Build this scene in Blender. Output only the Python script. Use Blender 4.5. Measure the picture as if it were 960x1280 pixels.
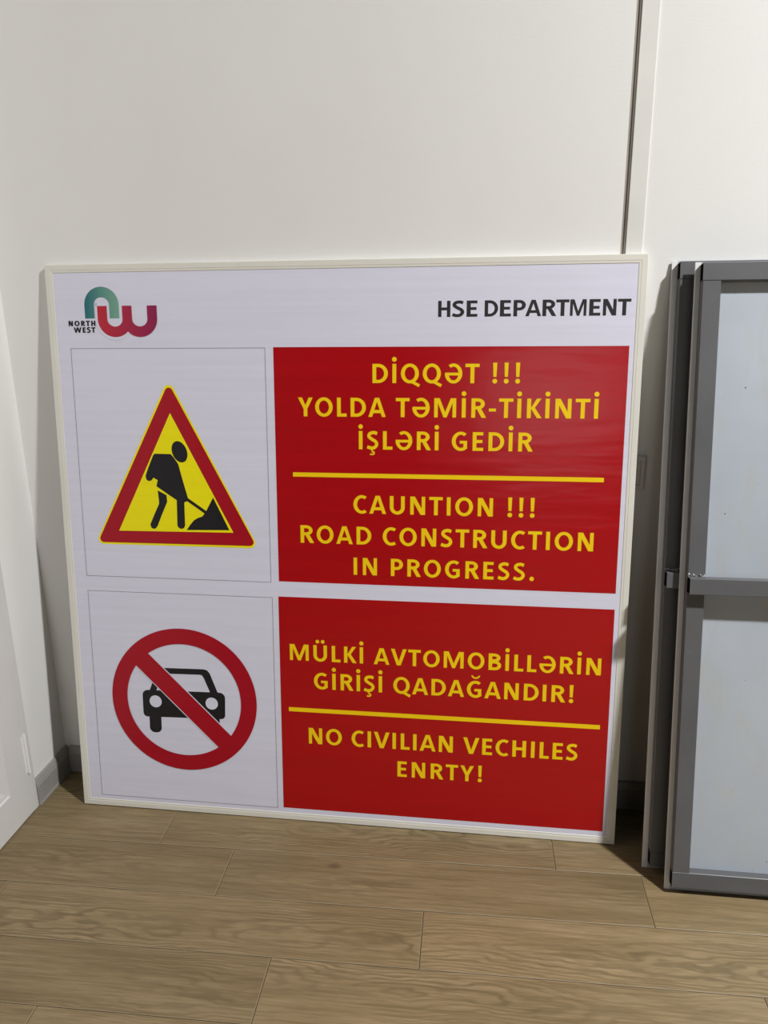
import bpy, bmesh, math, random
from math import sin, cos, pi, radians
from mathutils import Matrix, Vector
from mathutils.geometry import delaunay_2d_cdt

for o in list(bpy.data.objects):
    bpy.data.objects.remove(o, do_unlink=True)
SC = bpy.context.scene
COL = SC.collection

# ------------------------------------------------------------------ camera
CAM_POS = Vector((0.0, -1.98115, 1.43458))
YAW, PITCH, ROLL, FPX = 0.132669, 0.280248, -0.013820, 972.59
Rz = Matrix.Rotation(YAW, 3, 'Z')
fw = Rz @ Vector((0, cos(PITCH), -sin(PITCH)))
up0 = Rz @ Vector((0, sin(PITCH), cos(PITCH)))
rt0 = Rz @ Vector((1, 0, 0))
rt = cos(ROLL) * rt0 + sin(ROLL) * up0
up = -sin(ROLL) * rt0 + cos(ROLL) * up0
cd = bpy.data.cameras.new('camera')
cam = bpy.data.objects.new('camera', cd)
COL.objects.link(cam)
M = Matrix((rt, up, -fw)).transposed().to_4x4()
M.translation = CAM_POS
cam.matrix_world = M
cd.sensor_width = 36.0
cd.lens = FPX / 1280.0 * 36.0
cd.clip_start = 0.02
SC.camera = cam

# ------------------------------------------------------------------ world, lights, exposure
SC.view_settings.view_transform = 'Standard'
SC.view_settings.look = 'None'
SC.view_settings.gamma = 1.0
SC.view_settings.use_curve_mapping = False
SC.view_settings.exposure = 0.0
w = bpy.data.worlds.new('world')
SC.world = w
w.use_nodes = True
w.node_tree.nodes['Background'].inputs[0].default_value = (0.9, 0.95, 1.0, 1)
w.node_tree.nodes['Background'].inputs[1].default_value = 0.0

CEIL = 4.6


def area(name, loc, size, power, color, aim=None, shape='DISK', size_y=None):
    l = bpy.data.lights.new(name, 'AREA')
    l.shape = shape
    l.size = size
    if size_y:
        l.size_y = size_y
    l.energy = power
    l.color = color
    o = bpy.data.objects.new(name, l)
    COL.objects.link(o)
    o.location = loc
    if aim is not None:
        d = Vector(aim) - Vector(loc)
        o.rotation_euler = d.to_track_quat('-Z', 'Y').to_euler()
    return o


WARM = (1.0, 0.992, 0.978)
# the hall's high lamp, up to the right and in front of the wall
area('ceiling_lamp', (2.72, -2.15, 4.5), 0.26, 402, WARM, aim=(3.18, -2.15, 0.6))
# light added for the red print's glare, and a wall lamp, far behind the camera
area('glare_light', (0.85, -8.94, 1.80), 1.7, 17, (0.92, 0.96, 1.0), aim=(0.85, 0, 1.7), shape='RECTANGLE', size_y=1.4)
area('wall_lamp', (3.55, -8.85, 3.9), 0.6, 14, WARM, aim=(0.6, 0, 1.3))

# ------------------------------------------------------------------ helpers


def mesh_obj(name, bm, mats, parent=None, smooth=False):
    me = bpy.data.meshes.new(name)
    bm.normal_update()
    bm.to_mesh(me)
    bm.free()
    if not isinstance(mats, (list, tuple)):
        mats = [mats]
    for m in mats:
        me.materials.append(m)
    if smooth:
        for p in me.polygons:
            p.use_smooth = True
    o = bpy.data.objects.new(name, me)
    COL.objects.link(o)
    if parent is not None:
        o.parent = parent
    return o


def box(bm, x0, y0, z0, x1, y1, z1, bevel=0.0, mi=0, seg=2):
    b2 = bmesh.new()
    bmesh.ops.create_cube(b2, size=1.0)
    for v in b2.verts:
        v.co = Vector(((x0 + x1) / 2 + v.co.x * (x1 - x0), (y0 + y1) / 2 + v.co.y * (y1 - y0), (z0 + z1) / 2 + v.co.z * (z1 - z0)))
    if bevel > 0:
        bmesh.ops.bevel(b2, geom=b2.edges[:], offset=bevel, segments=seg, profile=0.5, affect='EDGES')
    for f in b2.faces:
        f.material_index = mi
    tmp = bpy.data.meshes.new('tmp')
    b2.to_mesh(tmp)
    b2.free()
    bm.from_mesh(tmp)
    bpy.data.meshes.remove(tmp)


def structure(name, bm, mats, parent=None, label=None):
    o = mesh_obj(name, bm, mats, parent)
    if parent is None:
        o['kind'] = 'structure'
    if label:
        o['label'] = label
    return o


def thing(name, label, cat, group=None):
    o = bpy.data.objects.new(name, None)
    o.empty_display_size = 0.1
    COL.objects.link(o)
    o['label'] = label
    o['category'] = cat
    if group:
        o['group'] = group
    return o


# ------------------------------------------------------------------ materials
class NT:
    def __init__(self, name):
        self.m = bpy.data.materials.new(name)
        self.m.use_nodes = True
        self.t = self.m.node_tree
        self.t.nodes.clear()
        self.out = self.n('ShaderNodeOutputMaterial')
        self.p = self.n('ShaderNodeBsdfPrincipled')
        self.l(self.p.outputs[0], self.out.inputs[0])

    def n(self, t, **kw):
        x = self.t.nodes.new(t)
        for k, v in kw.items():
            setattr(x, k, v)
        return x

    def l(self, a, b):
        self.t.links.new(a, b)

    def obj(self, scale=(1, 1, 1), loc=(0, 0, 0)):
        tc = self.n('ShaderNodeTexCoord')
        mp = self.n('ShaderNodeMapping')
        mp.inputs['Scale'].default_value = scale
        mp.inputs['Location'].default_value = loc
        self.l(tc.outputs['Object'], mp.inputs['Vector'])
        return mp.outputs[0]

    def noise(self, vec, scale, detail=4, rough=0.5, dist=0.0):
        x = self.n('ShaderNodeTexNoise')
        x.inputs['Scale'].default_value = scale
        x.inputs['Detail'].default_value = detail
        x.inputs['Roughness'].default_value = rough
        x.inputs['Distortion'].default_value = dist
        if vec is not None:
            self.l(vec, x.inputs['Vector'])
        return x.outputs['Fac']

    def ramp(self, fac, stops, interp='LINEAR'):
        r = self.n('ShaderNodeValToRGB')
        r.color_ramp.interpolation = interp
        e = r.color_ramp.elements
        e[0].position, e[0].color = stops[0][0], (*stops[0][1], 1)
        e[1].position, e[1].color = stops[-1][0], (*stops[-1][1], 1)
        for p, c in stops[1:-1]:
            k = e.new(p)
            k.color = (*c, 1)
        self.l(fac, r.inputs[0])
        return r.outputs[0]

    def math(self, op, a, b=None):
        x = self.n('ShaderNodeMath', operation=op)
        for i, v in enumerate((a, b)):
            if v is None:
                continue
            if isinstance(v, (int, float)):
                x.inputs[i].default_value = v
            else:
                self.l(v, x.inputs[i])
        return x.outputs[0]

    def mix(self, fac, a, b, mode='MIX'):
        x = self.n('ShaderNodeMix', data_type='RGBA', blend_type=mode)
        for s, v in ((x.inputs[0], fac), (x.inputs[6], a), (x.inputs[7], b)):
            if isinstance(v, (int, float)):
                s.default_value = v
            elif isinstance(v, tuple):
                s.default_value = (*v, 1)
            else:
                self.l(v, s)
        return x.outputs[2]

    def bump(self, h, strength, dist=0.001):
        b = self.n('ShaderNodeBump')
        b.inputs['Strength'].default_value = strength
        b.inputs['Distance'].default_value = dist
        self.l(h, b.inputs['Height'])
        self.l(b.outputs[0], self.p.inputs['Normal'])

    def base(self, c, rough=0.5, metal=0.0, spec=0.5):
        if isinstance(c, tuple):
            self.p.inputs['Base Color'].default_value = (*c, 1)
        else:
            self.l(c, self.p.inputs['Base Color'])
        self.p.inputs['Roughness'].default_value = rough
        self.p.inputs['Metallic'].default_value = metal
        self.p.inputs['Specular IOR Level'].default_value = spec
        return self


def simple(name, c, rough=0.5, metal=0.0, spec=0.5, vary=0.04, scale=6.0, bump=0.0, bscale=200):
    k = NT(name)
    v = k.obj()
    f = k.noise(v, scale, 4)
    lo = tuple(max(0, x * (1 - vary)) for x in c)
    hi = tuple(min(1, x * (1 + vary)) for x in c)
    k.base(k.ramp(f, [(0.3, lo), (0.7, hi)]), rough, metal, spec)
    if bump:
        k.bump(k.noise(v, bscale, 2), bump, 0.0006)
    return k.m


def wall_mat():
    k = NT('white_wall_paint')
    v = k.obj()
    c = k.ramp(k.noise(v, 1.6, 4, 0.55), [(0.3, (0.825, 0.825, 0.81)), (0.7, (0.865, 0.868, 0.858))])
    # brushed-on streaks of filler under the paint
    st = k.noise(k.obj((2.5, 2.5, 26)), 2.0, 3, 0.6)
    c = k.mix(k.ramp(st, [(0.66, (0, 0, 0)), (0.74, (0.25, 0.25, 0.25))]), c, (0.86, 0.86, 0.85))
    k.base(c, 0.62, 0, 0.35)
    h = k.math('ADD', k.noise(v, 260, 3), k.math('MULTIPLY', k.noise(k.obj((6, 6, 40)), 5, 3), 1.2))
    k.bump(h, 0.10, 0.0012)
    return k.m


WALL = wall_mat()
CEILM = simple('dark_grey_ceiling_boards', (0.16, 0.16, 0.16), 0.8)
DULLM = simple('dark_taupe_wall_paint', (0.08, 0.075, 0.07), 0.8)
STRIP = simple('white_cover_strip', (0.80, 0.80, 0.775), 0.42, bump=0.02)
PROFILE = simple('grey_brown_profile', (0.40, 0.37, 0.33), 0.45, vary=0.1)
DOORM = simple('white_door_laminate', (0.68, 0.68, 0.67), 0.34, vary=0.02)
SOCK = simple('grey_white_socket_plastic', (0.62, 0.60, 0.58), 0.4, vary=0.03)
SLOTM = simple('black_void', (0.01, 0.01, 0.01), 0.8)


def base_mat():
    k = NT('grey_baseboard_laminate')
    v = k.obj()
    f = k.noise(k.obj((30, 30, 60)), 6, 4, 0.7)
    k.base(k.ramp(f, [(0.3, (0.27, 0.26, 0.25)), (0.7, (0.37, 0.36, 0.345))]), 0.42)
    k.bump(k.noise(v, 300, 2), 0.08, 0.0006)
    return k.m


BASEB = base_mat()


def floor_mat():
    k = NT('oak_laminate_planks')
    tc = k.n('ShaderNodeTexCoord')
    at = k.n('ShaderNodeAttribute', attribute_name='plank')
    sep = k.n('ShaderNodeSeparateColor')
    k.l(at.outputs['Color'], sep.inputs[0])
    r1, r2, v01 = sep.outputs[0], sep.outputs[1], sep.outputs[2]
    xyz = k.n('ShaderNodeSeparateXYZ')
    k.l(tc.outputs['Object'], xyz.inputs[0])
    X, Y = xyz.outputs[0], xyz.outputs[1]

    def vec(sx, sy, o):
        c = k.n('ShaderNodeCombineXYZ')
        k.l(k.math('ADD', k.math('MULTIPLY', X, sx), k.math('MULTIPLY', r1, 37.0 + o)), c.inputs[0])
        k.l(k.math('ADD', k.math('MULTIPLY', Y, sy), k.math('MULTIPLY', r2, 53.0 + o)), c.inputs[1])
        c.inputs[2].default_value = o
        return c.outputs[0]
    broad = k.noise(vec(1.6, 7.0, 0.0), 1.6, 4, 0.55)
    streak = k.noise(vec(3.2, 85.0, 3.0), 1.5, 6, 0.68)
    fine = k.noise(vec(14.0, 330.0, 5.0), 1.0, 4, 0.65)
    warp = k.noise(vec(2.6, 9.0, 7.0), 1.3, 3, 0.55)
    # nested arches of flat-sawn grain about the middle of each plank
    vc = k.math('SUBTRACT', v01, k.math('ADD', 0.35, k.math('MULTIPLY', r2, 0.3)))
    par = k.math('MULTIPLY', k.math('MULTIPLY', vc, vc), 52.0)
    slope = k.math('MULTIPLY', k.math('ADD', X, k.math('MULTIPLY', r1, 9.0)), k.math('MULTIPLY', k.math('SUBTRACT', r2, 0.5), 16.0))
    ph = k.math('ADD', k.math('ADD', par, slope), k.math('MULTIPLY', warp, 15.0))
    ring = k.math('ADD', k.math('MULTIPLY', k.math('SINE', k.math('MULTIPLY', ph, 3.1)), 0.5), 0.5)
    ring = k.math('MULTIPLY', k.math('POWER', ring, 2.4), k.math('ADD', 0.45, k.math('MULTIPLY', fine, 1.1)))
    mask = k.ramp(k.noise(vec(1.1, 4.0, 11.0), 1.4, 2), [(0.40, (0, 0, 0)), (0.62, (1, 1, 1))])
    c = k.ramp(broad, [(0.25, (0.206, 0.148, 0.072)), (0.5, (0.270, 0.200, 0.107)), (0.78, (0.326, 0.248, 0.142))])
    c = k.mix(k.ramp(streak, [(0.34, (0.80, 0.80, 0.80)), (0.54, (0, 0, 0))]), c, (0.150, 0.108, 0.050))
    c = k.mix(k.math('MULTIPLY', k.math('MULTIPLY', ring, mask), 0.78), c, (0.128, 0.092, 0.044))
    c = k.mix(k.ramp(fine, [(0.38, (0.50, 0.50, 0.50)), (0.56, (0, 0, 0))]), c, (0.150, 0.112, 0.058))
    # knots
    vo = k.n('ShaderNodeTexVoronoi', feature='F1')
    k.l(vec(2.4, 4.2, 1.0), vo.inputs['Vector'])
    vo.inputs['Scale'].default_value = 1.0
    vo.inputs['Randomness'].default_value = 1.0
    kn = k.ramp(vo.outputs['Distance'], [(0.015, (0.6, 0.6, 0.6)), (0.06, (0, 0, 0))])
    c = k.mix(kn, c, (0.075, 0.050, 0.028))
    tone = k.math('ADD', 0.90, k.math('MULTIPLY', r1, 0.20))
    tcol = k.n('ShaderNodeCombineColor')
    for i in range(3):
        k.l(tone, tcol.inputs[i])
    c = k.mix(1.0, c, tcol.outputs[0], 'MULTIPLY')
    k.base(c, 0.48, 0, 0.35)
    k.bump(k.math('ADD', fine, k.math('MULTIPLY', streak, 0.6)), 0.12, 0.0008)
    return k.m


FLOORM = floor_mat()
JOINT = simple('plank_joint', (0.05, 0.036, 0.022), 0.8)
EDGE = simple('plank_bevel', (0.29, 0.225, 0.135), 0.5)

FRAMEW = simple('cream_white_frame', (0.76, 0.75, 0.68), 0.40, vary=0.03, bump=0.02)


def vinyl(name, c, rough=0.36, vary=0.03, spec=0.5, hue=None):
    k = NT(name)
    # faint horizontal banding of the print and slack in the vinyl
    band = k.noise(k.obj((0.35, 30, 1)), 2.2, 4, 0.6)
    lo = tuple(x * (1 - vary) for x in c)
    hi = tuple(min(1, x * (1 + vary)) for x in c)
    k.base(k.ramp(band, [(0.3, lo), (0.7, hi)]), rough, 0, spec)
    wav = k.math('ADD', k.noise(k.obj((2.0, 11, 1)), 2.0, 2), k.math('MULTIPLY', k.noise(k.obj((7, 5, 1)), 1.0, 3), 1.0))
    k.bump(wav, 0.30, 0.004)
    return k.m


P_WHITE = vinyl('white_printed_vinyl', (0.735, 0.738, 0.875), 0.42, 0.03, 0.35)
P_RED = vinyl('red_printed_vinyl', (0.43, 0.0005, 0.004), 0.23, 0.06, 0.55)
P_RED2 = vinyl('sign_red_printed_vinyl', (0.40, 0.004, 0.016), 0.32, 0.04, 0.3)
P_YEL = vinyl('golden_yellow_printed_vinyl', (0.97, 0.66, 0.006), 0.36, 0.02, 0.3)
P_YEL2 = vinyl('lemon_yellow_printed_vinyl', (0.94, 0.84, 0.002), 0.38, 0.02, 0.3)
P_BLK = vinyl('black_printed_vinyl', (0.012, 0.011, 0.014), 0.38, 0.05, 0.35)
P_GRY = vinyl('dark_grey_printed_vinyl', (0.030, 0.029, 0.031), 0.38, 0.05, 0.35)
P_LINE = vinyl('thin_grey_printed_line', (0.30, 0.29, 0.33), 0.4, 0.03, 0.3)


def grad_mat(name, x0, x1, c0, c1):
    k = NT(name)
    tc = k.n('ShaderNodeTexCoord')
    xyz = k.n('ShaderNodeSeparateXYZ')
    k.l(tc.outputs['Object'], xyz.inputs[0])
    f = k.math('DIVIDE', k.math('SUBTRACT', xyz.outputs[0], x0), x1 - x0)
    k.base(k.ramp(f, [(0.0, c0), (1.0, c1)]), 0.38, 0, 0.4)
    return k.m


G_TEAL = grad_mat('teal_green_logo_print', 0.105, 0.195, (0.012, 0.15, 0.185), (0.19, 0.40, 0.30))
G_RED = grad_mat('red_magenta_logo_print', 0.137, 0.298, (0.52, 0.018, 0.035), (0.26, 0.008, 0.075))


def tube_mat():
    k = NT('grey_painted_steel_tube')
    v = k.obj()
    c = k.ramp(k.noise(v, 5, 5, 0.6), [(0.3, (0.094, 0.096, 0.103)), (0.7, (0.120, 0.122, 0.128))])
    sc = k.noise(k.obj((160, 160, 9)), 2.0, 3, 0.7)
    c = k.mix(k.ramp(sc, [(0.62, (0, 0, 0)), (0.75, (0.4, 0.4, 0.4))]), c, (0.20, 0.20, 0.205))
    sp = k.noise(v, 95, 2, 0.6)
    c = k.mix(k.ramp(sp, [(0.765, (0, 0, 0)), (0.79, (0.7, 0.7, 0.7))]), c, (0.6, 0.6, 0.6))
    k.base(c, 0.42, 0, 0.5)
    k.bump(k.noise(v, 180, 3), 0.06, 0.0008)
    return k.m


def sheet_mat():
    k = NT('silver_white_panel_back')
    v = k.obj()
    c = k.ramp(k.noise(v, 2.2, 5, 0.55), [(0.3, (0.42, 0.47, 0.535)), (0.7, (0.50, 0.55, 0.615))])
    # smeared sealant along the left stile and dirt marks
    sm = k.noise(k.obj((9, 3, 1)), 2.0, 5, 0.65, 1.2)
    c = k.mix(k.ramp(sm, [(0.50, (0, 0, 0)), (0.68, (0.65, 0.65, 0.65))]), c, (0.47, 0.485, 0.475))
    dk = k.noise(k.obj((30, 60, 1)), 2.4, 3, 0.7, 2.0)
    c = k.mix(k.ramp(dk, [(0.66, (0, 0, 0)), (0.74, (0.55, 0.55, 0.55))]), c, (0.30, 0.30, 0.32))
    sp = k.noise(v, 70, 1, 0.5)
    c = k.mix(k.ramp(sp, [(0.80, (0, 0, 0)), (0.815, (0.9, 0.9, 0.9))]), c, (0.08, 0.08, 0.09))
    # margin outside the frame tubes painted lighter to stand for light from the left
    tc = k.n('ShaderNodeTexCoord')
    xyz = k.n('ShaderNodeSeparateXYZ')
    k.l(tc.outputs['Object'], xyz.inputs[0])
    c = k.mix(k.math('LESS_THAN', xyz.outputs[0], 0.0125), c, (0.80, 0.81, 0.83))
    k.base(c, 0.36, 0.1, 0.5)
    k.bump(k.noise(k.obj((3, 3, 3)), 3, 3), 0.15, 0.003)
    return k.m


TUBE = tube_mat()
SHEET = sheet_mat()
BACK = simple('added_brown_hardboard', (0.07, 0.045, 0.03), 0.7, vary=0.15)
SHEETB = simple('unseen_shade_panel_face', (0.05, 0.05, 0.055), 0.4)  # unseen far side of the sheets, made dark to deepen the gap's shade
WELD = simple('pale_weld_spatter', (0.60, 0.60, 0.58), 0.6, vary=0.1)

# ------------------------------------------------------------------ room shell
XL, XR, YB, YF = -1.2747, 8.0, 0.0, -9.0
GX0, GX1, SX1 = 0.304, 0.315, 0.3535

# floor: real planks with bevelled edges in one mesh
bm = bmesh.new()
col = bm.loops.layers.float_color.new('plank')
random.seed(11)
PW, PL, BV = 0.1670, 1.053, 0.0019
known = {0: -0.855, 1: -0.645, 2: -0.130, 3: -0.461, 4: -0.920}
for row in range(-2, 56):
    ya = -0.1205 - PW * row
    yb = ya - PW
    off = known.get(row, random.uniform(-1, 0))
    k0 = int(math.floor((XL - 0.2 - off) / PL)) - 1
    for kx in range(k0, k0 + 12):
        xa, xb = off + kx * PL, off + (kx + 1) * PL
        if xb < XL - 0.3 or xa > XR + 0.3:
            continue
        r1, r2 = random.random(), random.random()
        g = 0.0006
        o4 = [(xa + g, yb + g), (xb - g, yb + g), (xb - g, ya - g), (xa + g, ya - g)]
        i4 = [(xa + BV, yb + BV), (xb - BV, yb + BV), (xb - BV, ya - BV), (xa + BV, ya - BV)]
        ov = [bm.verts.new((x, y, -0.0012)) for x, y in o4]
        iv = [bm.verts.new((x, y, 0)) for x, y in i4]
        bv_ = [bm.verts.new((x, y, -0.008)) for x, y in o4]
        fs = [bm.faces.new(iv)]
        for q in range(4):
            f = bm.faces.new((ov[q], ov[(q + 1) % 4], iv[(q + 1) % 4], iv[q]))
            f.material_index = 2
            fs.append(f)
            f = bm.faces.new((bv_[q], bv_[(q + 1) % 4], ov[(q + 1) % 4], ov[q]))
            f.material_index = 1
            fs.append(f)
        for f in fs:
            for lp in f.loops:
                lp[col] = (r1, r2, 0.0 if abs(lp.vert.co.y - yb) < PW / 2 else 1.0, 1)
vs = [bm.verts.new(p) for p in ((-2, -9.6, -0.006), (8.6, -9.6, -0.006), (8.6, 0.6, -0.006), (-2, 0.6, -0.006))]
f = bm.faces.new(vs)
f.material_index = 1
ang = 0.0195
fl = structure('floor', bm, [FLOORM, JOINT, EDGE])
fl.rotation_euler = (0, 0, ang)

bm = bmesh.new()
box(bm, XL - 0.12, YB, -0.1, GX0, YB + 0.12, CEIL)
box(bm, GX1, YB, -0.1, XR + 0.1, YB + 0.12, CEIL)
structure('wall_back', bm, WALL)
bm = bmesh.new()
box(bm, XL - 0.12, -1.25, -0.1, XL, YB, CEIL)
box(bm, XL - 0.12, YF - 0.1, -0.1, XL, -1.2502, CEIL, 0, 1)
structure('wall_left', bm, [WALL, DULLM])
bm = bmesh.new()
box(bm, XR, YF - 0.1, -0.1, XR + 0.1, YB, CEIL)
structure('wall_right', bm, DULLM)
bm = bmesh.new()
box(bm, XL, YF - 0.1, -0.1, XR, YF, CEIL)
structure('wall_rear', bm, DULLM)
bm = bmesh.new()
box(bm, XL - 0.12, YF - 0.1, CEIL, XR + 0.1, YB + 0.12, CEIL + 0.1)
structure('ceiling', bm, CEILM)

# joint profile in the back wall and the white cover strip beside it
bm = bmesh.new()
box(bm, GX0, 0.010, 0.0, GX1, 0.03, CEIL, 0, 1)
box(bm, GX0 + 0.0001, 0.0002, 0.0, GX0 + 0.0036, 0.0099, CEIL, 0.0006)
box(bm, GX1 - 0.0036, -0.0012, 0.0, GX1 - 0.0001, 0.0099, CEIL, 0.0006)
box(bm, GX0 + 0.0037, 0.0030, 0.0, GX1 - 0.0037, 0.0098, CEIL, 0.0)
structure('trim_1', bm, [PROFILE, SLOTM])
bm = bmesh.new()
box(bm, GX1 + 0.0002, -0.0042, 0.0, SX1, -0.0001, CEIL, 0.0012)
structure('trim_2', bm, STRIP)

# baseboards with a sloped cap
BH, BT = 0.082, 0.015


def baseboard(name, pts):
    """profile swept from pts[0] to pts[1]; pts[2] = unit normal into the room"""
    (xa, ya), (xb, yb), (nx, ny) = pts
    prof = [(0, 0), (BT + 0.002, 0), (BT + 0.002, 0.006), (BT, 0.008), (BT, BH - 0.021), (BT - 0.0015, BH - 0.019), (BT - 0.0015, BH - 0.016), (BT - 0.007, BH - 0.002), (BT - 0.009, BH), (0, BH)]
    bm = bmesh.new()
    A = [bm.verts.new((xa + nx * d, ya + ny * d, z)) for d, z in prof]
    B = [bm.verts.new((xb + nx * d, yb + ny * d, z)) for d, z in prof]
    n = len(prof)
    for i in range(n):
        bm.faces.new((A[i], A[(i + 1) % n], B[(i + 1) % n], B[i]))
    bm.faces.new(A[::-1])
    bm.faces.new(B)
    bmesh.ops.recalc_face_normals(bm, faces=bm.faces)
    return structure(name, bm, BASEB)


baseboard('baseboard_left', ((XL, -0.1885), (XL, -0.0005), (1, 0)))
baseboard('baseboard_back', ((XL + 0.0155, -0.0003), (XR, -0.0003), (0, -1)))

# door in the left wall: casing strip, leaf with a moulded panel, hinge
DX = -1.2625
bm = bmesh.new()
box(bm, XL - 0.03, -0.2125, 0.001, DX, -0.1895, 2.05, 0.002)
door = structure('door_1', bm, DOORM)
door['label'] = 'white door in the left wall beside the grey baseboard corner'
bm = bmesh.new()
L0, L1 = -1.02, -0.2140
Z0, Z1 = 0.004, 2.04
# leaf as a frame of stiles and rails round recessed panels with sloped moulding
pan = [(-0.93, -0.305, 0.115, 0.92), (-0.93, -0.305, 1.05, 1.94)]
zs = [Z0, 0.115, 0.92, 1.05, 1.94, Z1]
ys = [L0, -0.93, -0.305, L1]
for i in range(3):
    for j in range(5):
        ya, yb, za, zb = ys[i], ys[i + 1], zs[j], zs[j + 1]
        if i == 1 and j in (1, 3):
            ring0 = [(DX, ya, za), (DX, yb, za), (DX, yb, zb), (DX, ya, zb)]
            prev = [bm.verts.new(p) for p in ring0]
            for ins, dep in ((0.004, 0.004), (0.012, 0.0045), (0.030, 0.009), (0.045, 0.009), (0.075, 0.003)):
                cur = [bm.verts.new(p) for p in ((DX - dep, ya + ins, za + ins), (DX - dep, yb - ins, za + ins), (DX - dep, yb - ins, zb - ins), (DX - dep, ya + ins, zb - ins))]
                for q in range(4):
                    bm.faces.new((prev[q], prev[(q + 1) % 4], cur[(q + 1) % 4], cur[q]))
                prev = cur
            bm.faces.new(prev)
        else:
            bm.faces.new([bm.verts.new(p) for p in ((DX, ya, za), (DX, yb, za), (DX, yb, zb), (DX, ya, zb))])
for a, b in (((L0, Z0), (L1, Z0)), ((L1, Z0), (L1, Z1)), ((L1, Z1), (L0, Z1)), ((L0, Z1), (L0, Z0))):
    bm.faces.new([bm.verts.new(p) for p in ((DX, a[0], a[1]), (DX, b[0], b[1]), (DX - 0.03, b[0], b[1]), (DX - 0.03, a[0], a[1]))])
bmesh.ops.remove_doubles(bm, verts=bm.verts, dist=1e-5)
bmesh.ops.recalc_face_normals(bm, faces=bm.faces)
leaf = mesh_obj('door_leaf', bm, DOORM, door)


def cyl(bm, p, axis, r, ln, seg=20, mi=0):
    res = bmesh.ops.create_cone(bm, cap_ends=True, segments=seg, radius1=r, radius2=r, depth=ln)
    rot = {'X': Matrix.Rotation(pi / 2, 4, 'Y'), 'Y': Matrix.Rotation(pi / 2, 4, 'X'), 'Z': Matrix.Identity(4)}[axis]
    bmesh.ops.transform(bm, matrix=Matrix.Translation(p) @ rot, verts=res['verts'])
    for v in res['verts']:
        for f in v.link_faces:
            f.material_index = mi


bm = bmesh.new()
cyl(bm, Vector((DX + 0.003, -0.2132, 0.1875)), 'Z', 0.0045, 0.115)
cyl(bm, Vector((DX + 0.003, -0.2132, 0.2465)), 'Z', 0.0034, 0.005)
cyl(bm, Vector((DX + 0.003, -0.2132, 0.1285)), 'Z', 0.0034, 0.005)
box(bm, DX - 0.001, -0.224, 0.131, DX + 0.0012, -0.2135, 0.244, 0.0005)
mesh_obj('hinge', bm, STRIP, door)['label'] = 'slim white hinge low on the door edge'

# ------------------------------------------------------------------ 2-D print shapes (u right, v up, on the banner)


def ngon(bm, pts, z, mi=0):
    a = sum(pts[i][0] * pts[(i + 1) % len(pts)][1] - pts[(i + 1) % len(pts)][0] * pts[i][1] for i in range(len(pts)))
    if a < 0:
        pts = pts[::-1]
    f = bm.faces.new([bm.verts.new((x, y, z)) for x, y in pts])
    f.material_index = mi
    return f


def ring(cx, cy, rx, ry, ix, iy, a0, a1, n=28):
    out = []
    for i in range(n):
        t0, t1 = radians(a0 + (a1 - a0) * i / n), radians(a0 + (a1 - a0) * (i + 1) / n)
        out.append([(cx + ix * cos(t0), cy + iy * sin(t0)), (cx + rx * cos(t0), cy + ry * sin(t0)), (cx + rx * cos(t1), cy + ry * sin(t1)), (cx + ix * cos(t1), cy + iy * sin(t1))])
    return out


def rect(x0, y0, x1, y1):
    return [(x0, y0), (x1, y0), (x1, y1), (x0, y1)]


def disc(cx, cy, r, n=24, ry=None):
    ry = ry or r
    return [(cx + r * cos(2 * pi * i / n), cy + ry * sin(2 * pi * i / n)) for i in range(n)]


def spline(pts, wdt, sub=6):
    P = [Vector(p) for p in pts]
    P = [P[0] * 2 - P[1]] + P + [P[-1] * 2 - P[-2]]
    c = []
    for i in range(1, len(P) - 2):
        for s in range(sub):
            t = s / sub
            c.append(0.5 * ((2 * P[i]) + (-P[i - 1] + P[i + 1]) * t + (2 * P[i - 1] - 5 * P[i] + 4 * P[i + 1] - P[i + 2]) * t * t + (-P[i - 1] + 3 * P[i] - 3 * P[i + 1] + P[i + 2]) * t ** 3))
    c.append(P[-2])
    L, R_ = [], []
    for i, p in enumerate(c):
        d = (c[min(i + 1, len(c) - 1)] - c[max(i - 1, 0)]).normalized()
        nrm = Vector((-d.y, d.x)) * wdt / 2
        L.append(tuple(p + nrm))
        R_.append(tuple(p - nrm))
    return [[L[i], R_[i], R_[i + 1], L[i + 1]] for i in range(len(c) - 1)]


def rounded(pts, r, n=6):
    """polygon with rounded corners"""
    out = []
    N = len(pts)
    for i in range(N):
        p, a, b = Vector(pts[i]), Vector(pts[i - 1]), Vector(pts[(i + 1) % N])
        u, v = (a - p).normalized(), (b - p).normalized()
        half = math.acos(max(-1, min(1, u.dot(v)))) / 2
        rr = r[i] if isinstance(r, (list, tuple)) else r
        d = rr / math.tan(half)
        c = p + (u + v).normalized() * (rr / sin(half))
        s, e = p + u * d - c, p + v * d - c
        a0, a1 = math.atan2(s.y, s.x), math.atan2(e.y, e.x)
        da = (a1 - a0 + pi) % (2 * pi) - pi
        for k in range(n + 1):
            t = a0 + da * k / n
            out.append((c.x + rr * cos(t), c.y + rr * sin(t)))
    return out


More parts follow.
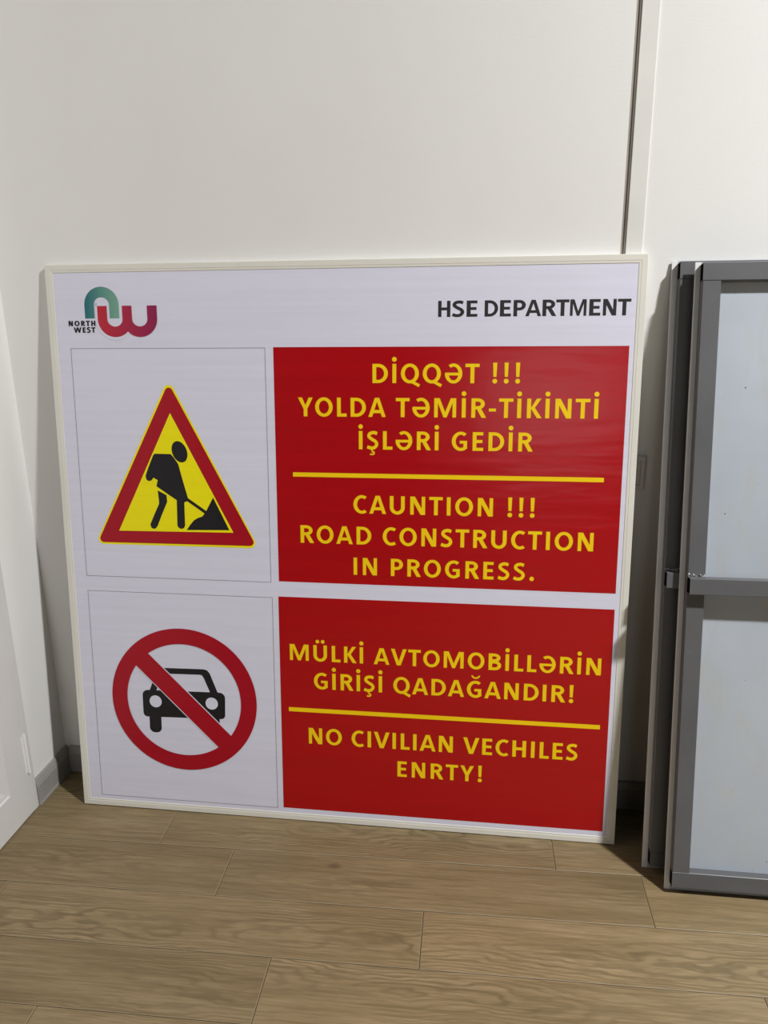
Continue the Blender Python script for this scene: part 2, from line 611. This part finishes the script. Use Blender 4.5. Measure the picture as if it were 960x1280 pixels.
def glyphs(S, H_):
    """outlines of the capitals for a stem width S and a bar width H_ (cap height 1): character -> (advance, polygons)"""
    def bowl(cy, ry, x0, x1):
        cx = x1 - 0.36
        return [rect(x0, cy + ry - H_, cx, cy + ry), rect(x0, cy - ry, cx, cy - ry + H_)] + ring(cx, cy, x1 - cx, ry, x1 - cx - S, ry - H_, -90, 90, 16)


    ST = rect(0.11, 0, 0.11 + S, 1)
    G_O = ring(0.528, 0.5, 0.475, 0.515, 0.475 - S, 0.515 - H_, 0, 360, 44)
    G_S = spline([(0.615, 0.865), (0.43, 0.92), (0.215, 0.86), (0.165, 0.70), (0.33, 0.555), (0.52, 0.435), (0.585, 0.27), (0.46, 0.105), (0.26, 0.078), (0.065, 0.145)], H_ * 1.06)
    G_G = ring(0.56, 0.5, 0.485, 0.515, 0.275, 0.350, 52, 318, 32) + [rect(0.70, 0.10, 0.70 + 0.195, 0.53), rect(0.50, 0.38, 0.80, 0.53)]
    G_U = [rect(0.10, 0.38, 0.10 + S, 1), rect(0.92 - S, 0.38, 0.92, 1)] + ring(0.51, 0.385, 0.41, 0.40, 0.41 - S, 0.225, 180, 360, 24)
    return {
        'A': (0.95, [[(0.01, 0), (0.215, 0), (0.475, 0.80), (0.475, 1), (0.355, 1)], [(0.94, 0), (0.735, 0), (0.475, 0.80), (0.475, 1), (0.595, 1)], [(0.25, 0.20), (0.70, 0.20), (0.645, 0.365), (0.305, 0.365)]]),
        'B': (0.88, [ST] + bowl(0.745, 0.255, 0.2, 0.78) + bowl(0.285, 0.285, 0.2, 0.83)),
        'C': (0.83, ring(0.52, 0.5, 0.47, 0.515, 0.262, 0.350, 55, 305, 30)),
        'D': (0.98, [ST, rect(0.2, 1 - H_, 0.42, 1), rect(0.2, 0, 0.42, H_)] + ring(0.42, 0.5, 0.515, 0.5, 0.515 - S, 0.5 - H_, -90, 90, 24)),
        'E': (0.76, [ST, rect(0.2, 1 - H_, 0.67, 1), rect(0.2, 0.505 - H_ * 0.48, 0.63, 0.505 + H_ * 0.48), rect(0.2, 0, 0.68, H_)]),
        'G': (0.995, G_G),
        'H': (0.986, [ST, rect(0.876 - S, 0, 0.876, 1), rect(0.2, 0.5 - H_ / 2, 0.8, 0.5 + H_ / 2)]),
        'I': (0.425, [ST]),
        'K': (0.86, [ST, [(0.30, 0.50), (0.60, 1), (0.83, 1), (0.50, 0.52)], [(0.29, 0.52), (0.50, 0.55), (0.865, 0), (0.63, 0)]]),
        'L': (0.66, [ST, rect(0.2, 0, 0.63, H_)]),
        'M': (1.365, [rect(0.11, 0, 0.30, 1), rect(1.065, 0, 1.255, 1), [(0.11, 1), (0.395, 1), (0.6825, 0.28), (0.6825, 0.0), (0.60, 0.0), (0.28, 0.80)], [(1.255, 1), (0.97, 1), (0.6825, 0.28), (0.6825, 0.0), (0.765, 0.0), (1.085, 0.80)]]),
        'N': (1.03, [rect(0.11, 0, 0.095 + S, 1), rect(0.935 - S, 0, 0.92, 1), [(0.11, 1), (0.155 + S, 1), (0.92, 0), (0.875 - S, 0)]]),
        'O': (1.056, G_O),
        'P': (0.83, [ST] + bowl(0.68, 0.32, 0.2, 0.80)),
        'Q': (1.07, G_O + [[(0.50, 0.06), (0.70, 0.12), (1.07, -0.06), (1.00, -0.21)]]),
        'R': (0.885, [ST] + bowl(0.715, 0.285, 0.2, 0.80) + [[(0.37, 0.47), (0.60, 0.50), (0.88, 0), (0.85 - S, 0)]]),
        'S': (0.74, G_S),
        'T': (0.77, [rect(0.02, 1 - H_, 0.75, 1), rect(0.385 - S / 2, 0, 0.385 + S / 2, 0.9)]),
        'U': (1.02, G_U),
        'V': (0.92, [[(0.0, 1), (0.22, 1), (0.46, 0.24), (0.70, 1), (0.92, 1), (0.575, 0), (0.345, 0)]]),
        'W': (1.40, [[(0.0, 1), (S, 1), (0.24 + S, 0), (0.27, 0)], [(0.24 + S, 0), (0.27, 0), (0.69 - S / 2, 1), (0.71 + S / 2, 1)], [(1.40, 1), (1.40 - S, 1), (1.16 - S, 0), (1.13, 0)], [(1.16 - S, 0), (1.13, 0), (0.71 + S / 2, 1), (0.69 - S / 2, 1)]]),
        'Y': (0.81, [[(0.0, 1), (0.225, 1), (0.405, 0.60), (0.585, 1), (0.81, 1), (0.5075, 0.40), (0.5075, 0), (0.3025, 0), (0.3025, 0.40)]]),
        '\u0130': (0.425, [ST, disc(0.2125, 1.235, 0.125)]),
        '\u015E': (0.74, G_S + spline([(0.34, 0.02), (0.33, -0.10), (0.44, -0.155), (0.41, -0.255), (0.22, -0.265)], 0.085)),
        '\u011E': (0.995, G_G + ring(0.56, 1.335, 0.25, 0.20, 0.155, 0.105, 180, 360, 14)),
        '\u00DC': (1.02, G_U + [disc(0.35, 1.22, 0.112), disc(0.67, 1.22, 0.112)]),
        '\u018F': (1.02, ring(0.51, 0.5, 0.455, 0.515, 0.255, 0.355, 180, 485, 38) + [rect(0.07, 0.40, 0.90, 0.545)]),
        '!': (0.50, [[(0.145, 1.06), (0.355, 1.06), (0.330, 0.33), (0.170, 0.33)], disc(0.25, 0.112, 0.125)]),
        '.': (0.42, [disc(0.21, 0.115, 0.125)]),
        '-': (0.48, [rect(0.06, 0.33, 0.42, 0.48)]),
        ' ': (0.36, []),
    }


def widen(gl, k):
    return {c: (adv * k.get(c, 1), [[(x * k.get(c, 1), y) for x, y in pl] for pl in pls]) for c, (adv, pls) in gl.items()}


TEXT = glyphs(0.205, 0.168)
GROT = widen(glyphs(0.212, 0.175), {'S': 1.22, 'E': 1.20, 'P': 1.10, 'A': 1.05, 'R': 1.12, 'T': 1.10, 'M': 0.87, 'D': 1.02, 'H': 1.02})
HEAVY = widen(glyphs(0.285, 0.235), {c: 1.13 for c in 'NORTHWES'})


def union(bm, polys, z, mi=0):
    """fills the union of overlapping polygons without laying one face over another"""
    vs, fs = [], []
    for pl in polys:
        ar = sum(pl[i][0] * pl[(i + 1) % len(pl)][1] - pl[(i + 1) % len(pl)][0] * pl[i][1] for i in range(len(pl)))
        if ar < 0:
            pl = pl[::-1]
        fs.append(list(range(len(vs), len(vs) + len(pl))))
        vs += [Vector(p) for p in pl]
    ov, oe, of, q1, q2, src = delaunay_2d_cdt(vs, [], fs, 1, 1e-7)
    bvs = [bm.verts.new((p.x, p.y, z)) for p in ov]
    for f, s_ in zip(of, src):
        if s_:
            fc = bm.faces.new([bvs[i] for i in f])
            fc.material_index = mi
            fc.normal_update()
            if fc.normal.z < 0:
                fc.normal_flip()
    for v in bvs:
        if not v.link_faces:
            bm.verts.remove(v)


def ink(gl, c):
    xs = [p[0] for pl in gl[c][1] for p in pl]
    return (min(xs), max(xs)) if xs else (0, gl[c][0])


def lettering(target, s, u0, u1, v0, cap, z, mi=0, gl=None):
    """capitals whose ink runs from u0 to u1 on the baseline v0; target is a bmesh, or a function that gives one for each word"""
    gl = gl or TEXT
    nat = sum(gl[c][0] for c in s) - ink(gl, s[0])[0] - (gl[s[-1]][0] - ink(gl, s[-1])[1])
    tr = ((u1 - u0) / cap - nat) / (len(s) - 1)
    x = -ink(gl, s[0])[0]
    bm = target() if callable(target) else target
    for c in s:
        if c == ' ' and callable(target):
            bm = target()
        if gl[c][1]:
            union(bm, [[(u0 + (x + px) * cap, v0 + py * cap) for px, py in pl] for pl in gl[c][1]], z, mi)
        x += gl[c][0] + tr


# ------------------------------------------------------------------ the big white road-works board
BW, BHT, BTH = 1.5, 1.5089, 0.10098
board = thing('sign_board', 'big white warning board with red text panels leaning against the wall', 'sign')
board.location = (-1.135084, -0.166789, 0.0020)
board.rotation_euler = (pi / 2 - BTH, 0, -0.004182)

# frame: mitred flat profile all round, a step proud of the print
bm = bmesh.new()
FWD = [(0.0, -0.020), (0.0, -0.0010), (0.0010, 0.0), (0.0135, 0.0), (0.0142, -0.0005), (0.0197, -0.0007), (0.0205, -0.0014), (0.0205, -0.020)]


def frame_ring(bm, W_, Hh, prof):
    rows = []
    for ins, z in prof:
        rows.append([bm.verts.new(p) for p in ((ins, ins, z), (W_ - ins, ins, z), (W_ - ins, Hh - ins, z), (ins, Hh - ins, z))])
    n = len(rows)
    for i in range(n):
        a, b = rows[i], rows[(i + 1) % n]
        for q in range(4):
            bm.faces.new((a[q], a[(q + 1) % 4], b[(q + 1) % 4], b[q]))
    bmesh.ops.recalc_face_normals(bm, faces=bm.faces)


frame_ring(bm, BW, BHT, FWD)
mesh_obj('frame', bm, FRAMEW, board)['label'] = 'cream white plastic frame round the board'

# unseen hardboard backing behind the banner, added dark to dim the gap
bm = bmesh.new()
box(bm, 0.0215, 0.0215, -0.0195, BW - 0.0215, BHT - 0.0215, -0.0125)
mesh_obj('added_backing', bm, BACK, board)['label'] = 'added unseen dark brown hardboard back'
# banner
bm = bmesh.new()
U0, U1, V0, V1 = 0.0205, 1.4800, 0.0205, BHT - 0.0205
BZ = -0.0018
box(bm, U0, V0, -0.012, U1, V1, BZ)
banner = mesh_obj('banner', bm, P_WHITE, board)
d1 = 0.0003


def printed(name, label=None):
    def make(bm, mats):
        o = mesh_obj(name, bm, mats, banner)
        if label:
            o['label'] = label
        return o
    return make


# outlined boxes round the two pictograms
for (a, b, c, d) in ((0.0558, 0.6870, 0.5782, 1.2990), (0.0558, 0.0320, 0.5805, 0.6460)):
    bm = bmesh.new()
    t = 0.0014
    for rc in (rect(a, b, c, b + t), rect(a, d - t, c, d), rect(a, b, a + t, d), rect(c - t, b, c, d)):
        ngon(bm, rc, BZ + d1)
    printed('outline', 'thin grey rectangle round a pictogram')(bm, P_LINE)

# red panels
for (a, b, c, d), lab in (((0.5992, 0.6910, 1.4680, 1.3000), 'upper red panel with two caution texts'), ((0.5965, 0.0350, 1.4680, 0.6492), 'lower red panel with two no entry texts')):
    bm = bmesh.new()
    ngon(bm, rect(a, b, c, d), BZ + d1)
    printed('red_panel', lab)(bm, P_RED)
for a, b, c, d in ((0.6436, 0.9725, 1.4250, 0.9837), (0.6184, 0.3246, 1.4470, 0.3365)):
    bm = bmesh.new()
    ngon(bm, rect(a, b, c, d), BZ + 2 * d1)
    printed('divider_line', 'thin yellow line across a red panel')(bm, P_YEL)

LINES = [
    ('D\u0130QQ\u018FT !!!', 0.8519, 1.2149, 1.2115, 0.0470),
    ('YOLDA T\u018FM\u0130R-T\u0130K\u0130NT\u0130', 0.6606, 1.4045, 1.1275, 0.0475),
    ('\u0130\u015EL\u018FR\u0130 GED\u0130R', 0.8155, 1.2511, 1.0455, 0.0465),
    ('CAUNTION !!!', 0.8015, 1.2610, 0.8800, 0.0470),
    ('ROAD CONSTRUCTION', 0.6606, 1.4075, 0.7980, 0.0470),
    ('IN PROGRESS.', 0.8009, 1.2650, 0.7165, 0.0460),
    ('M\u00DCLK\u0130 AVTOMOB\u0130LL\u018FR\u0130N', 0.6246, 1.4420, 0.4725, 0.0455),
    ('G\u0130R\u0130\u015E\u0130 QADA\u011EANDIR!', 0.6898, 1.3764, 0.3934, 0.0462),
    ('NO CIVILIAN VECHILES', 0.6728, 1.3935, 0.2330, 0.0465),
    ('ENRTY!', 0.9180, 1.1465, 0.1530, 0.0450),
]
for s, a, b, v, cap in LINES:
    words = []
    lettering(lambda: words.append(bmesh.new()) or words[-1], s, a, b, v, cap, BZ + 2 * d1)
    for bm in words:
        printed('lettering', 'yellow capitals on the red panel')(bm, P_YEL)
words = []
lettering(lambda: words.append(bmesh.new()) or words[-1], 'HSE DEPARTMENT', 1.0135, 1.4670, 1.3703, 0.0380, BZ + d1, 0, GROT)
for bm in words:
    printed('lettering', 'dark grey heading at the top right')(bm, P_GRY)

# company mark: teal arch over red double bowl, with its two words
bm = bmesh.new()
z1, z2, z3, z4 = BZ + d1, BZ + 2 * d1, BZ + 3 * d1, BZ + 4 * d1
ncx, nr, nri, nb, ncy = 0.1485, 0.0467, 0.0206, 1.3742, 1.4078
for q in ring(ncx, ncy, nr, nr * 0.97, nri, nri * 0.93, 0, 180, 32):
    ngon(bm, q, z1, 0)
ngon(bm, rect(ncx - nr, nb, ncx - nri, ncy), z1, 0)
ngon(bm, rect(ncx + nri, nb, ncx + nr, ncy), z1, 0)
wr, wi, wy, wt = 0.0468, 0.0207, 1.3725, 1.4052
# white keyline where the double bowl crosses the arch
c1, c2 = 0.1832, 0.2503
k = 0.0065
for q in ring(c1, wy, wr + k, wr + k, wr - 0.001, wr - 0.001, 180, 360, 32):
    ngon(bm, q, z2, 2)
ngon(bm, rect(c1 - wr - k, wy, c1 - wr, wt + k), z2, 2)
ngon(bm, rect(c1 - wr - k, wt, c1 - wi + k * 0, wt + k), z2, 2)
for q in ring(c1, wy, wi, wi, wi - k, wi - k, 180, 360, 24):
    ngon(bm, q, z2, 2)
ngon(bm, rect(c1 - wi, wy, c1 - wi + k, wt + k), z2, 2)
dbl = []
for c_ in (c1, c2):
    dbl += ring(c_, wy, wr, wr * 0.97, wi, wi * 0.92, 180, 360, 36)
ov_ = 0.0004
dbl += [rect(c1 - wr, wy - ov_, c1 - wi, wt), rect(c1 + wi, wy - ov_, c2 - wi, wt), rect(c2 + wi, wy - ov_, c2 + wr, wt)]
union(bm, dbl, z3, 1)
lettering(bm, 'NORTH', 0.0549, 0.1290, 1.3551, 0.0136, z1, 3, HEAVY)
lettering(bm, 'WEST', 0.0680, 0.1280, 1.3385, 0.0137, z1, 3, HEAVY)
printed('logo', 'small teal and red company mark with two dark words')(bm, [G_TEAL, G_RED, P_WHITE, P_BLK])

# road-works triangle
bm = bmesh.new()
ap, bl, br = (0.3182, 1.2225), (0.0890, 0.7785), (0.5470, 0.7790)
ngon(bm, rounded([ap, bl, br], 0.0145), z1, 0)
ap, bl, br = (0.3182, 1.2110), (0.0965, 0.7835), (0.5400, 0.7850)
ngon(bm, rounded([ap, bl, br], 0.0105), z2, 1)
ngon(bm, [(0.3188, 1.1335), (0.1590, 0.8165), (0.4790, 0.8195)], z3, 2)
B3 = 3
hd = [(0.3401 + 0.0212 * cos(t) * 1.0 - 0.0279 * sin(t) * 0.12, 1.0325 + 0.0279 * sin(t) + 0.0212 * cos(t) * -0.10) for t in [2 * pi * i / 32 for i in range(32)]]
ngon(bm, hd, z4, 3)
man = [[(0.2722, 1.0266), (0.3152, 1.0262), (0.3225, 1.0185), (0.3350, 0.9999), (0.3445, 0.9600), (0.3575, 0.9098), (0.3555, 0.9020), (0.3467, 0.8980), (0.3462, 0.8353), (0.3425, 0.8285), (0.3357, 0.8258), (0.3286, 0.8285), (0.3246, 0.8350), (0.3262, 0.9035), (0.2715, 0.9400), (0.2762, 0.9563), (0.2640, 0.9629), (0.2600, 0.9562), (0.2513, 0.9529), (0.2444, 0.9577), (0.2430, 0.9680), (0.2520, 0.9900), (0.2645, 1.0170), (0.2675, 1.0235)]]
man.append([(0.2745, 0.9288), (0.2983, 0.9165), (0.2995, 0.8987), (0.2830, 0.8640), (0.2690, 0.8320), (0.2640, 0.8260), (0.2575, 0.8240), (0.2508, 0.8278), (0.2490, 0.8367), (0.2620, 0.8640), (0.2766, 0.8932), (0.2765, 0.9040)])
man.append([(0.3555, 0.9112), (0.4090, 0.8745), (0.4045, 0.8675), (0.3520, 0.9035)])
man.append([(0.4267, 0.9128), (0.4680, 0.8262), (0.3500, 0.8236), (0.3605, 0.8378), (0.3715, 0.8505), (0.3829, 0.8571), (0.3945, 0.8610), (0.4038, 0.8715)])
union(bm, man, z4, 3)
printed('warning_triangle', 'red and yellow triangle with a black digging figure')(bm, [P_YEL2, P_RED2, P_YEL2, P_BLK])

# no-cars roundel
bm = bmesh.new()
CX, CY, RO, RI = 0.3186, 0.3385, 0.2095, 0.1650
# car, seen from the front
ro = [(0.2170, 0.3560), (0.2365, 0.4040), (0.2500, 0.4240), (0.2640, 0.4305), (0.3790, 0.4325), (0.3890, 0.4300), (0.3965, 0.4215), (0.4180, 0.3640)]
ri = [(0.2370, 0.3560), (0.2530, 0.4000), (0.2620, 0.4110), (0.2700, 0.4140), (0.3680, 0.4160), (0.3740, 0.4145), (0.3790, 0.4070), (0.3960, 0.3640)]
car = [[ro[i], ro[i + 1], ri[i + 1], ri[i]] for i in range(len(ro) - 1)]
car.append(rounded([(0.1980, 0.3625), (0.4385, 0.3670), (0.4360, 0.2890), (0.1978, 0.2830)], [0.016, 0.016, 0.012, 0.012]))
car.append(rounded([(0.2150, 0.300), (0.2500, 0.300), (0.2490, 0.2368), (0.2140, 0.2368)], [0.001, 0.001, 0.015, 0.015]))
car.append(rounded([(0.3850, 0.300), (0.4200, 0.300), (0.4195, 0.2425), (0.3845, 0.2425)], [0.001, 0.001, 0.014, 0.014]))
union(bm, car, z1, 0)
for hx, hy in ((0.2356, 0.3302), (0.3990, 0.3332)):
    ngon(bm, disc(hx, hy, 0.0178, 28), z2, 1)
# diagonal bar with white keylines, then the ring
dv = Vector((0.2258, -0.2260)).normalized()
nv = Vector((-dv.y, dv.x))
c0 = Vector((CX - 0.0008, CY - 0.0008))
e = RO - 0.02


def barpoly(hw, ln):
    return [tuple(c0 + dv * sx * ln + nv * sy * hw) for sx, sy in ((-1, -1), (1, -1), (1, 1), (-1, 1))]


ngon(bm, barpoly(0.0288, e - 0.02), z3, 1)
ngon(bm, barpoly(0.0262, e), z4, 2)
for q in ring(CX, CY, RO, RO * 0.995, RI, RI * 0.995, 0, 360, 96):
    ngon(bm, q, z4 + 0.0001, 2)
printed('prohibition_symbol', 'red ring with a slash over a black car')(bm, [P_BLK, P_WHITE, P_RED2])

# ------------------------------------------------------------------ grey-framed panels leaning at the right


def tube(bm, a, b, w, dep, z0, wall=0.0016, r=0.0012):
    """rectangular hollow tube from a to b (u,v), w across, dep deep, back face at z0; open ends"""
    ax = Vector((b[0] - a[0], b[1] - a[1], 0))
    ln = ax.length
    ax.normalize()
    nx = Vector((-ax.y, ax.x, 0))
    A = Vector((a[0], a[1], z0))

    def section(hw, zl, zh, rr):
        return [(-hw + rr, zl), (hw - rr, zl), (hw, zl + rr), (hw, zh - rr), (hw - rr, zh), (-hw + rr, zh), (-hw, zh - rr), (-hw, zl + rr)]
    out = section(w / 2, 0, dep, r)
    inn = section(w / 2 - wall, wall, dep - wall, r * 0.6)
    loops = []
    for prof, t in ((out, 0), (out, ln), (inn, ln), (inn, 0)):
        loops.append([bm.verts.new(A + ax * t + nx * p + Vector((0, 0, q))) for p, q in prof])
    for i in range(4):
        A_, B_ = loops[i], loops[(i + 1) % 4]
        for q in range(8):
            f = bm.faces.new((A_[q], A_[(q + 1) % 8], B_[(q + 1) % 8], B_[q]))
            if i == 2:
                f.material_index = 1
    return ln


def finish(bm):
    bmesh.ops.recalc_face_normals(bm, faces=bm.faces)


def make_panel(label, loc, th, rz, Hh, m, vbar, mt, mb, seed):
    Wd = 1.5
    root = thing('framed_panel', label, 'panel', 'grey framed panels leaning at the right')
    root.location = loc
    root.rotation_euler = (pi / 2 - th, 0, rz)
    d, s, e_ = 0.0251, 0.0397, 0.0284
    bm = bmesh.new()
    box(bm, 0, 0, -0.003, Wd, Hh, 0.0, 0.0004, 0, 1)
    bm.normal_update()
    for f_ in bm.faces:
        if f_.normal.z < -0.9:
            f_.material_index = 1
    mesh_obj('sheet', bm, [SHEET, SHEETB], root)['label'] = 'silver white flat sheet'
    for nm, v in (('frame_rail', mb + s / 2), ('frame_rail', Hh - mt - s / 2)):
        bm = bmesh.new()
        tube(bm, (m, v), (Wd - m, v), s, d, 0.0002)
        finish(bm)
        mesh_obj(nm, bm, [TUBE, SLOTM], root)
    for u in (m + s / 2, Wd - m - s / 2):
        bm = bmesh.new()
        tube(bm, (u, mb + s + 0.0004), (u, Hh - mt - s - 0.0004), s, d, 0.0002)
        finish(bm)
        mesh_obj('frame_stile', bm, [TUBE, SLOTM], root)
    bm = bmesh.new()
    tube(bm, (m - 0.001, vbar + 0.019), (Wd - m + 0.001, vbar + 0.019), 0.038, e_, d + 0.0006)
    # weld spatter along the joint above the bar
    random.seed(seed)
    for i in range(26):
        uu = m + random.uniform(0.0, s)
        vv = vbar + 0.038 + random.uniform(0.0, 0.006)
        rr = random.uniform(0.0007, 0.0018)
        r_ = bmesh.ops.create_icosphere(bm, subdivisions=1, radius=rr)
        for v_ in r_['verts']:
            v_.co += Vector((uu, vv, d + 0.0006 + random.uniform(0, 0.004)))
            for f_ in v_.link_faces:
                f_.material_index = 2
    finish(bm)
    mesh_obj('crossbar', bm, [TUBE, SLOTM, WELD], root)
    return root


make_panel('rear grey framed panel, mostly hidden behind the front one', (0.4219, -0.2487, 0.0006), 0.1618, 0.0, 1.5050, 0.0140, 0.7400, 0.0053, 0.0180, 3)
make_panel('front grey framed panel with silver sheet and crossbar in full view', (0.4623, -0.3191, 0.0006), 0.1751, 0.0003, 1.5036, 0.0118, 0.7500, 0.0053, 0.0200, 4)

# ------------------------------------------------------------------ wall socket half hidden behind the board
sock = thing('wall_socket', 'grey white wall socket half hidden behind the warning board', 'socket')
sock.location = (0.3590, 0, 0.9795)
bm = bmesh.new()
hw, hh = 0.0405, 0.0435
xs_ = [(0.0, -0.0001), (0.0, -0.0090), (0.0025, -0.0115), (0.0110, -0.0115), (0.0120, -0.0070)]
rows = [[bm.verts.new(p) for p in ((-hw + i, y, -hh + i), (hw - i, y, -hh + i), (hw - i, y, hh - i), (-hw + i, y, hh - i))] for i, y in xs_]
for a, b in zip(rows, rows[1:]):
    for q in range(4):
        bm.faces.new((a[q], a[(q + 1) % 4], b[(q + 1) % 4], b[q]))
bm.faces.new(rows[-1])
bm.faces.new(rows[0])
bmesh.ops.recalc_face_normals(bm, faces=bm.faces)
mesh_obj('cover_plate', bm, SOCK, sock)
bm = bmesh.new()
box(bm, -0.020, -0.0105, -0.030, 0.024, -0.0071, 0.030, 0.0015)
cyl(bm, Vector((-0.0075, -0.0105, 0)), 'Y', 0.0025, 0.0012, 16, 1)
cyl(bm, Vector((0.0115, -0.0105, 0)), 'Y', 0.0025, 0.0012, 16, 1)
mesh_obj('socket_insert', bm, [SOCK, SLOTM], sock)
